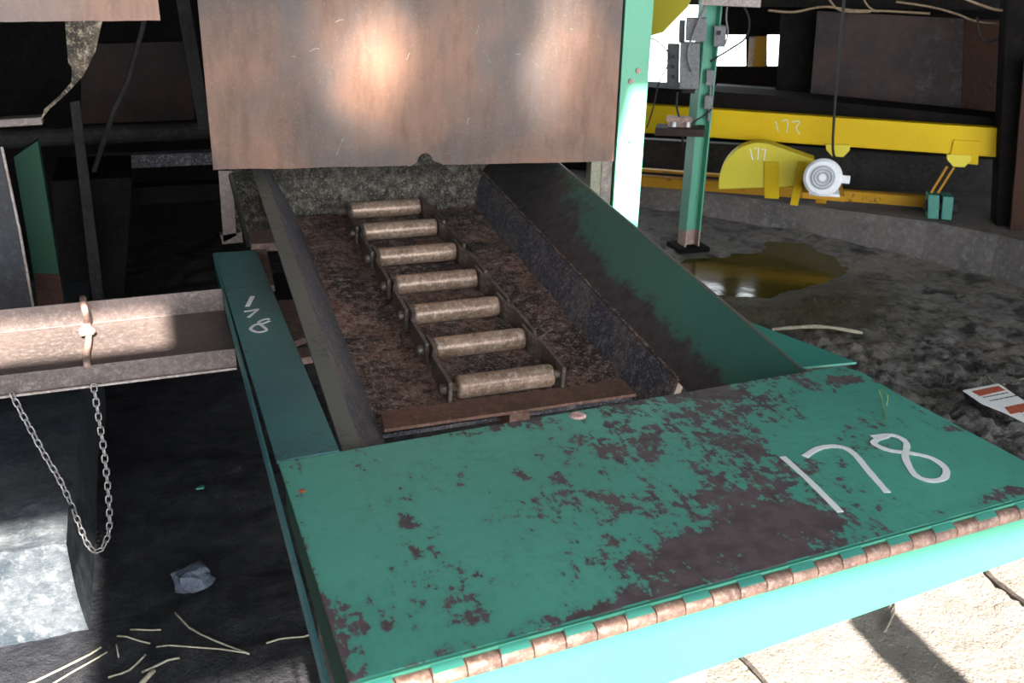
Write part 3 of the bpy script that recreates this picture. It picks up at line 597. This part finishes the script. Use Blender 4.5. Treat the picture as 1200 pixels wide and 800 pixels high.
# frame carrying the cover
fr_ = thing('cover_frame', (.87, 1.2, .5), 'light green box frame under the cover, its front face in bright light', 'frame')
fo = V((0, -.004, 0)); P0 = F0+fo; P1 = FR+fo
zb0 = .535; zb1 = .582
mb = MB(); mb.prism([V((P0.x, P0.y, .688)), V((P1.x, P1.y, .688)), V((P1.x, P1.y, zb1)), V((P0.x, P0.y, zb0-.012))], (0, .008, 0)); mb.build('front_panel', M['panel_green'], fr_)
mb = MB(); mb.prism([V((P0.x+.006, P0.y, .70)), V((P0.x+.006, 1.69, .70)), V((P0.x+.006, 1.69, .60)), V((P0.x+.006, P0.y, .56))], (.006, 0, 0))
mb.build('side_panel', M['dim_green'], fr_)
mb = MB(); mb.box((P1.x-.03, P1.y+.01, .58), (P1.x-.022, 1.70, .71)); mb.build('side_panel', M['green'], fr_)
for xx in (.235, 1.49):
    for yy in (1.775,):
        mb = MB(); mb.box((xx, yy, -.02), (xx+.05, yy+.05, .62)); mb.build('leg', M['dark2'], fr_)
mb = MB(); a = pz(690, 800, .40); b_ = pz(832, 778, .40); mb.prism([V((.35, 1.14, .40)), V((b_.x-.02, b_.y-.02, .40)), V((b_.x, b_.y+.10, .40)), V((.35, 1.30, .40))], (0, 0, -.05))
mb.build('lower_shelf', M['motor_grey'], fr_)

# left beam
XO = .166
sbm = thing('side_beam', (.22, 2.2, .55), 'narrow dusty teal green beam marked 178 left of the trough', 'beam')
q1, q2, q3, q4 = pz(250, 296, LZ), pz(300, 293, LZ), pz(394, 524, LZ), pz(326, 541, LZ)
mb = MB(); mb.prism([V((XO, q1.y, LZ)), V((q2.x, q2.y, LZ)), V((.290, BL.y+.008, LZ)), V((XO, BL.y+.004, LZ))], (0, 0, -.007)); mb.build('top_plate', M['beam_green'], sbm, bevel=.001)
def zfor(x, y, X): return px(x, y, X)
zA = px(316, 560, XO-.004).z; zB = px(381, 798, XO-.004).z
mb = MB(); mb.prism([V((.144, 1.0, .718)), V((XO-.004, q1.y, .718)), V((XO-.004, q1.y, .67)), V((.144, 1.0, .675))], (.005, 0, 0)); mb.prism([V((.146, 1.0, .7)), V((XO, q1.y, .7)), V((XO+.02, q1.y, .7)), V((.148, 1.69, .7))], (0, 0, -.004)) if False else None; mb.build('side_flange', M['beam_green'], sbm)
bf = lambda x, y: pz(x, y, LZ+.0006)
mb = MB(); strokes(mb, [[(296, 347), (290, 359)]], .013, bf, (0,0,1)); strokes(mb, [[(286, 365), (293, 364), (303, 362)], [(303, 362), (297, 367), (291, 372)],
    [(316, 374), (310, 374), (303, 378), (309, 383), (312, 387), (303, 389), (294, 386), (298, 381), (308, 379), (316, 376)]], .008, bf, (0,0,1))
mb.build('painted_number', M['paint_white'], sbm)['label'] = 'white hand painted 178'
# support brackets between beam and trough
brk = thing('support_bracket', (.34, 2.9, .4), 'pinkish rusted bracket frame between the teal beam and the trough wall', 'bracket')
def bq(pts, z, th, name='plate', mt='bracket'):
    mb = MB(); mb.prism([pz(x, y, z) for x, y in pts], (0, 0, -th)); mb.build(name, M[mt], brk, bevel=.002)
bq([(291, 270), (330, 268), (333, 284), (294, 286)], .68, .03, 'cross_plate')
bq([(293, 286), (312, 290), (322, 335), (306, 330)], .66, .02, 'gusset_plate')
bq([(318, 352), (350, 350), (364, 392), (338, 402)], .665, .02, 'cross_plate')
bq([(345, 408), (366, 405), (372, 416), (350, 420)], .665, .02, 'cross_plate')
bq([(310, 322), (335, 318), (352, 350), (322, 356)], .62, .02, 'gusset_plate', 'dark2')
pst = thing('angle_post', (.2, 3.5, .5), 'grey steel angle hanging under the left corner of the big sheet', 'angle iron')
mb = MB(); a = py(256, 200, 3.5); b_ = py(262, 284, 3.5); c = py(272, 200, 3.5); d_ = py(277, 276, 3.5)
mb.prism([a, c, d_, b_], (0, .006, 0)); mb.build('face', M['channel'], pst)
mb = MB(); e = py(285, 200, 3.45); mb.prism([py(258, 276, 3.5), py(283, 272, 3.5), py(285, 284, 3.5), py(261, 286, 3.5)], (0, .05, 0)); mb.build('foot_plate', M['channel'], pst)
mb = MB(); mb.bar(py(270, 204, 3.46), py(291, 290, 3.30), .012, .02); mb.build('diagonal_strip', M['dark2'], pst)

# ------------------------------------------------------------------ left side: channel, chain, block
YC = 2.46
zf = py(0, 440, YC).z; zbm = py(0, 463, YC).z; yb_ = pz(0, 390, zf).y; zt = py(0, 363, yb_).z
ch = thing('steel_channel', (-.2, YC, zbm), 'long brown steel channel running left from the teal beam with sun on its web', 'steel channel')
XE = XO-.006; X0_ = -1.0
mb = MB()
t_ = .006
prof = [(YC, zbm), (YC, zf), (yb_, zf), (yb_, zt), (yb_+t_, zt), (yb_+t_, zf-t_), (YC+t_, zf-t_), (YC+t_, zbm)]
mb.prism([V((X0_, y, z)) for y, z in prof], (XE-X0_, 0, 0)); mb.build('web', M['channel'], ch, bevel=.0015)
mb = MB(); mb.box((X0_, YC-.008, zbm-.006), (XE-.002, YC+.03, zbm)); mb.build('bottom_lip', M['edge'], ch)['label'] = 'lower edge coloured bright as if in sun'  # pale lip colour stands in for sun caught along this edge
stp = MB(); pth = [py(97, 349, yb_+.0), pz(99, 362, zt+.004), py(103, 380, yb_-.01), pz(104, 392, zf+.012), pz(103, 405, zf+.010), pz(101, 415, zf+.010), pz(102, 428, zf+.006)]
stp.tube(smoothpath(pth, 4), .009, 8)
for k_ in range(3):
    c = pth[3]+V((random.uniform(-.01, .01), .01*k_, .004)); 
    stp.tube(smoothpath([c+V((-.016, 0, 0)), c+V((0, .008, .014)), c+V((.016, 0, .0)), c+V((0, -.012, .004)), c+V((-.014, -.006, 0))], 4), .005, 6)
tag(stp.build('knotted_strap', M['bracket'], smooth=True), 'knotted rag strap tied over the brown channel', 'strap')
# hanging chain
link = MB(); a_, c_ = .0072, .0052; nn = 18; pth = []
for i in range(nn):
    t = 2*math.pi*i/nn; pth.append(V((math.copysign(c_, math.cos(t)) + a_*math.cos(t), a_*math.sin(t), 0)))
R_ = .0022
vs_ = []; 
for i in range(nn):
    tg = (pth[(i+1)%nn]-pth[i-1]).normalized(); nr = V((tg.y, -tg.x, 0))
    for k_ in range(6):
        a = k_*math.pi/3; vs_.append(pth[i]+(nr*math.cos(a)+V((0,0,1))*math.sin(a))*R_)
fs_ = [(i*6+k_, i*6+(k_+1)%6, ((i+1)%nn)*6+(k_+1)%6, ((i+1)%nn)*6+k_) for i in range(nn) for k_ in range(6)]
lm = bpy.data.meshes.new('link'); lm.from_pydata(vs_, [], fs_); lm.materials.append(M['galv'])
for p in lm.polygons: p.use_smooth = True
YH = YC-.02
hp = smoothpath([py(*q, YH) for q in [(15, 464), (30, 492), (52, 532), (72, 566), (88, 602), (101, 634), (111, 645), (121, 640), (128, 618), (127, 580), (122, 530), (115, 485), (109, 448)]], 12)
hc = thing('hanging_chain', hp[0], 'thin zinc plated link chain looping down from the brown channel', 'chain')
step = .0205; acc = 0; nxt = 0; idx = 0
for i in range(len(hp)-1):
    a, b_ = hp[i], hp[i+1]; L_ = (b_-a).length
    while nxt <= acc+L_:
        p = a.lerp(b_, (nxt-acc)/L_); o = bpy.data.objects.new('link', lm); C.objects.link(o); o.parent = hc
        dr = (b_-a).normalized(); q = dr.to_track_quat('X', 'Z')
        o.rotation_mode = 'QUATERNION'; from mathutils import Quaternion
        o.rotation_quaternion = Quaternion(dr, (idx % 2)*math.pi/2 + .35) @ q; o.location = p - hc.location; idx += 1; nxt += step
    acc += L_
# concrete block lower left
ZB = .27
br_ = pz(74, 655, ZB); bf_ = V((0, 2.26, 0)); bk = pz(112, 452, ZB)
blk = MB()
def rect_block(mb, xa, xb, ya, yb2, zt_, n=26):
    import bmesh
    def sm(u_, v_, face):
        pass
    for (o_, du, dv) in [((xa, ya, zt_), (xb-xa, 0, 0), (0, yb2-ya, 0)), ((xa, ya, -.03), (xb-xa, 0, 0), (0, 0, zt_+.03)), ((xb, ya, -.03), (0, yb2-ya, 0), (0, 0, zt_+.03)), ((xa, yb2, -.03), (xb-xa, 0, 0), (0, 0, zt_+.03)), ((xa, ya, -.03), (0, yb2-ya, 0), (0, 0, zt_+.03))]:
        o_, du, dv = V(o_), V(du), V(dv)
        def fn(u_, v_):
            p = o_+du*u_+dv*v_; q = p.copy(); kz = (p.z+.03)/(zt_+.03)
            q.x += .030*noise.noise(V((p.x*2, p.y*2.2, p.z*2))) + .045*(1-kz)*(1 if p.x > (xa+xb)/2 else -1)*.6
            q.y += .030*noise.noise(V((p.x*2+9, p.y*2.2, p.z*2))); q.z += .02*noise.fractal(V((p.x*4, p.y*4, p.z*3)), .8, 2, 4)*kz
            if p.z > zt_-.001: pass
            return q
        mb.grid(fn, 30, 40)
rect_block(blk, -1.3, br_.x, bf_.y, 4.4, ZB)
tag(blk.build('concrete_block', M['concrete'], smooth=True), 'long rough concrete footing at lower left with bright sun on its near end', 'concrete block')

# ------------------------------------------------------------------ left background
gp = thing('steel_column', (-.95, 3.6, 0), 'short green channel post at far left above the brown channel', 'column')
YG = 3.3
mb = MB(); mb.prism([py(16, 184, YG), py(44, 165, YG), py(66, 300, YG), py(76, 368, YG), py(46, 368, YG), py(36, 300, YG)], (0, .06, 0)); mb.build('shaft', M['dim_green'], gp)
mb = MB(); mb.prism([py(40, 320, YG-.003), py(70, 322, YG-.003), py(77, 368, YG-.003), py(46, 370, YG-.003)], (0, .004, 0)); mb.build('rusted_foot', M['plate_red'], gp)
mb = MB(); mb.prism([py(-60, 175, 3.1), py(3, 172, 3.1), py(24, 270, 3.1), py(42, 372, 3.1), py(-60, 372, 3.1)], (0, .02, 0)); tag(mb.build('steel_plate', M['grime_plate']), 'dark grey steel plate at the far left edge beside the short green post', 'steel plate')
mb = MB(); mb.tube([py(2, 172, 3.098), py(23, 270, 3.098), py(41, 371, 3.098)], .004, 6); tag(mb.build('rod', M['edge']), 'thin pale rod along the edge of the dark grey plate', 'rod')
mb = MB(); mb.bar(py(-80, 148, 3.0), py(50, 140, 3.0), .05, .022); tag(mb.build('steel_strip', M['channel'], bevel=.003), 'pale flat strip across the top of the short green post', 'steel strip')
mb = MB(); mb.tube([py(-400, 181, 5.0), py(320, 149, 5.0)], .045, 14); tag(mb.build('pipe', M['dark2']), 'upper dark horizontal pipe deep in the left background', 'pipe')
mb = MB(); mb.bar(py(100, 190, 4.9), py(262, 183, 4.9), .08, .06); tag(mb.build('steel_beam', M['skirt']), 'sooty horizontal beam below the pipe in the left background', 'beam')
mb = MB(); mb.bar(py(100, 230, 4.7), py(262, 222, 4.7), .10, .08); tag(mb.build('steel_beam', M['dark']), 'lowest black beam in the left background', 'beam')
mb = MB(); mb.prism([py(82, 120, 4.2), py(93, 118, 4.2), py(128, 400, 4.2), py(114, 402, 4.2)], (0, .05, 0)); tag(mb.build('leaning_post', M['dark2']), 'sooty leaning post right of the short green post', 'post')
mb = MB(); mb.tube([py(185, -160, 4.0), py(168, 30, 4.0), py(150, 95, 4.0), py(134, 128, 4.0), py(110, 200, 4.15)], .010, 8); tag(mb.build('rod', M['dark2']), 'slanted dark rod hanging in the left background', 'rod')
mb = MB(); mb.prism([py(60, 212, 4.35), py(155, 208, 4.35), py(140, 420, 4.35), py(75, 420, 4.35)], (0, .5, 0)); tag(mb.build('machine_box', M['dark']), 'black box shape standing behind the brown channel', 'box')
mb = MB(); mb.bar(py(212, -10, 4.2), py(240, 150, 4.2), .05, .05); tag(mb.build('steel_post', M['dark2']), 'dark post just left of the big brown sheet', 'post')
mb = MB(); mb.prism([py(95, 52, 5.85), py(228, 48, 5.85), py(228, 140, 5.85), py(95, 145, 5.85)], (0, .05, 0)); tag(mb.build('steel_plate', M['brown_plate']), 'dim brown panel deep in the left background above the pipe', 'steel plate')

# ------------------------------------------------------------------ things lying about
def rockmesh(c, r_, mb, seed):
    n, m_ = 12, 8
    def fn(u_, v_):
        th, ph = 2*math.pi*u_, math.pi*v_; d = V((math.cos(th)*math.sin(ph), math.sin(th)*math.sin(ph), math.cos(ph)))
        k_ = 1+.45*noise.noise(d*1.6+V((seed, 0, 0)))+.15*noise.noise(d*4+V((seed,3,0))); return V(c)+V((d.x*r_[0], d.y*r_[1], d.z*r_[2]))*k_
    mb.grid(fn, n, m_)
mb = MB(); c = pz(225, 684); rockmesh(c+V((0, 0, .018)), (.060, .042, .034), mb, 3); tag(mb.build('rock', M['rock']), 'blue grey angular rock on the mud left of the green cover', 'rock')
mb = MB(); c = pz(236, 579); mb.prism([c+V((-.014, 0, .02)), c+V((.01, -.006, .022)), c+V((.014, .012, .02)), c+V((0, .016, .02))], (0, 0, .004)); tag(mb.build('paint_chip', M['chip']), 'tiny green paint chip on the dark mud', 'paint chip')
straws = [([(205, 717), (235, 742), (292, 764)], .0035, 'longest curved straw right of the others on the mud'), ([(183, 754), (240, 757), (288, 763)], .003, 'straight pale straw ending at the long curved one'),
 ([(165, 780), (210, 768)], .004, 'pale straw stub between the straight one and frame'), ([(137, 742), (175, 748)], .003, 'short straw above the fallen pile left of the rock'), ([(152, 733), (188, 734)], .003, 'highest short pale straw below the rock'),
 ([(30, 792), (70, 775), (118, 754)], .0035, 'long grey green straw beside the concrete footing'), ([(45, 798), (85, 778), (125, 760)], .003, 'second long straw parallel to the one beside the footing'),
 ([(125, 785), (150, 776), (170, 762)], .0035, 'crooked straw in the middle of the pile'), ([(136, 752), (138, 764)], .0025, 'tiny upright straw bit in the pile'), ([(0, 796), (60, 798), (125, 796)], .0035, 'greenish straw along the bottom edge of the photo'),
 ([(312, 754), (335, 747), (362, 741)], .0035, 'white crumpled straw touching the teal frame'), ([(160, 800), (180, 782)], .008, 'thick tan stalk end at the bottom edge')]
for pts, r_, lab in straws:
    P = [pz(x, y, .02) for x, y in pts]; P = [V((p.x, p.y, gh(p.x, p.y)+r_*1.3)) for p in smoothpath(P, 3)]
    mb = MB(); mb.tube(P, r_*.8, 6); tag(mb.build('straw', M['straw'], smooth=True), lab, 'straw', 'straws on the mud')
for pts, r_, lab in [([(862, 764), (880, 780), (905, 806)], .006, 'short dark strip standing in for a cable shadow beside the front panel'), ([(1146, 660), (1170, 680), (1204, 708)], .008, 'longer dark strip standing in for a cable shadow at the right edge'), ([(1040, 690), (1050, 702), (1046, 718), (1038, 734)], .003, 'thin curly root on the sunlit ground'),  # first two are thin dark rods laid in place of cable shadows
   ([(905, 384), (960, 389), (1010, 394)], .008, 'pale thin stick lying in the mud by the puddle'), ([(1155, 432), (1162, 445), (1172, 450)], .003, 'thin curled wire standing behind the torn sign'), ([(1172, 450), (1190, 445), (1205, 447)], .003, 'thin pale wire arching over the torn sign')]:
    P = [pz(x, y, .02) for x, y in pts]; zz_ = [max(gh(p.x, p.y), 0)+r_*1.5 for p in P]; P = [V((p.x, p.y, z_)) for p, z_ in zip(P, zz_)]; P = smoothpath(P, 5)
    mb = MB(); mb.tube(P, [r_*random.uniform(.7, 1.2) for _ in P], 6); tag(mb.build('twig', M['twig' if r_ > .005 and 'pale' not in lab else 'straw']), lab, 'twig')
for x, y, dx, dy in [(394, 182, 8, -20), (362, 60, 12, -3), (393, 26, 9, -3), (342, 66, 4, 1), (558, 40, 3, -10), (566, 60, 8, 14), (480, 62, -3, 8), (549, 138, -2, 8), (246, 98, 4, 0), (700, 42, 2, 2), (668, 34, 3, 1), (604, 64, 5, 0)]:
    mb = MB(); mb.tube([py(x, y, YS-.001), py(x+dx*.5, y+dy*.5-1, YS-.0015), py(x+dx, y+dy, YS-.001)], .0016, 5); tag(mb.build('straw', M['straw']), 'short bit of dry straw stuck on the big brown sheet', 'straw', 'straw bits on the big brown sheet')
# torn printed sign on the ground
def sgn(x, y, dz=0): p = pz(x, y, .075); return p+V((0, 0, dz))
sg = thing('torn_sign', pz(1165, 470, .03), 'torn red and white printed sign lying in the mud at right edge', 'sign')
mb = MB(); mb.prism([sgn(1128, 458), sgn(1170, 450), sgn(1215, 480), sgn(1212, 501), sgn(1175, 483), sgn(1150, 473)], (0, 0, .003)); mb.build('sign_sheet', M['paint_white'], sg)
mb = MB(); mb.prism([sgn(1138, 459.5, .0034), sgn(1170, 453, .0034), sgn(1178, 458, .0034), sgn(1148, 465, .0034)], (0,0,.0008)); mb.build('red_band', M['red_bit'], sg); mb = MB(); mb.prism([sgn(1177, 478, .0034), sgn(1212, 471, .0034), sgn(1218, 480, .0034), sgn(1184, 486, .0034)], (0,0,.0008)); mb.build('red_band', M['red_bit'], sg)
mb = MB()
for yy, xa, xb in ((466.5, 1152, 1182), (470.5, 1160, 1190), (484, 1196, 1214), (488, 1200, 1216)):
    x = xa
    while x < xb:
        w_ = random.uniform(1.5, 4); mb.bar(sgn(x, yy-(x-xa)*.2, .0036), sgn(x+w_, yy-(x+w_-xa)*.2, .0036), .006, .001); x += w_+1.3
mb.build('print_line', M['dark2'], sg)
# a plant sprig on the cover
mb = MB(); P = [pz(1030, 457, LZ+.03), pz(1034, 470, LZ+.012), pz(1038, 492, LZ+.002)]; mb.tube(smoothpath(P, 4), .0016, 5); P2 = [pz(1030, 457, LZ+.03), pz(1040, 462, LZ+.03), pz(1039, 475, LZ+.01)]; mb.tube(smoothpath(P2, 4), .0014, 5)
tag(mb.build('grass_sprig', mottled('green grass blade', (.13, .25, .10), (.16, .28, .1), (.2, .3, .15), 30, 90, .6)), 'small green grass sprig lying near the right back edge of the cover', 'grass')
# post outside the picture that throws the dark stripe on the sunlit ground
q = V((1.55, -.1, 0)); mb = MB(); mb.box((q.x-.03, -.2, -.02), (q.x+.13, -.12, ZR)); tag(mb.build('roof_post', M['dark2']), 'steel roof post standing in front of the covered area', 'post')

# added spot lamps overhead, standing in for sunlight reflected onto the sheet
for x, y, cone, pw in ((452, 48, 9, 560), (448, 70, 5, 260), (425, 95, 10, 520), (400, 60, 10, 200), (665, 20, 9, 520), (655, 60, 7, 360), (640, 100, 8, 520), (628, 70, 4.5, 200)):
    sheet_spot('added_sheet_spot', (.55 if x < 500 else 1.2, 1.95, 2.6), py(x, y, YS), pw, cone, (1, .91, .82))
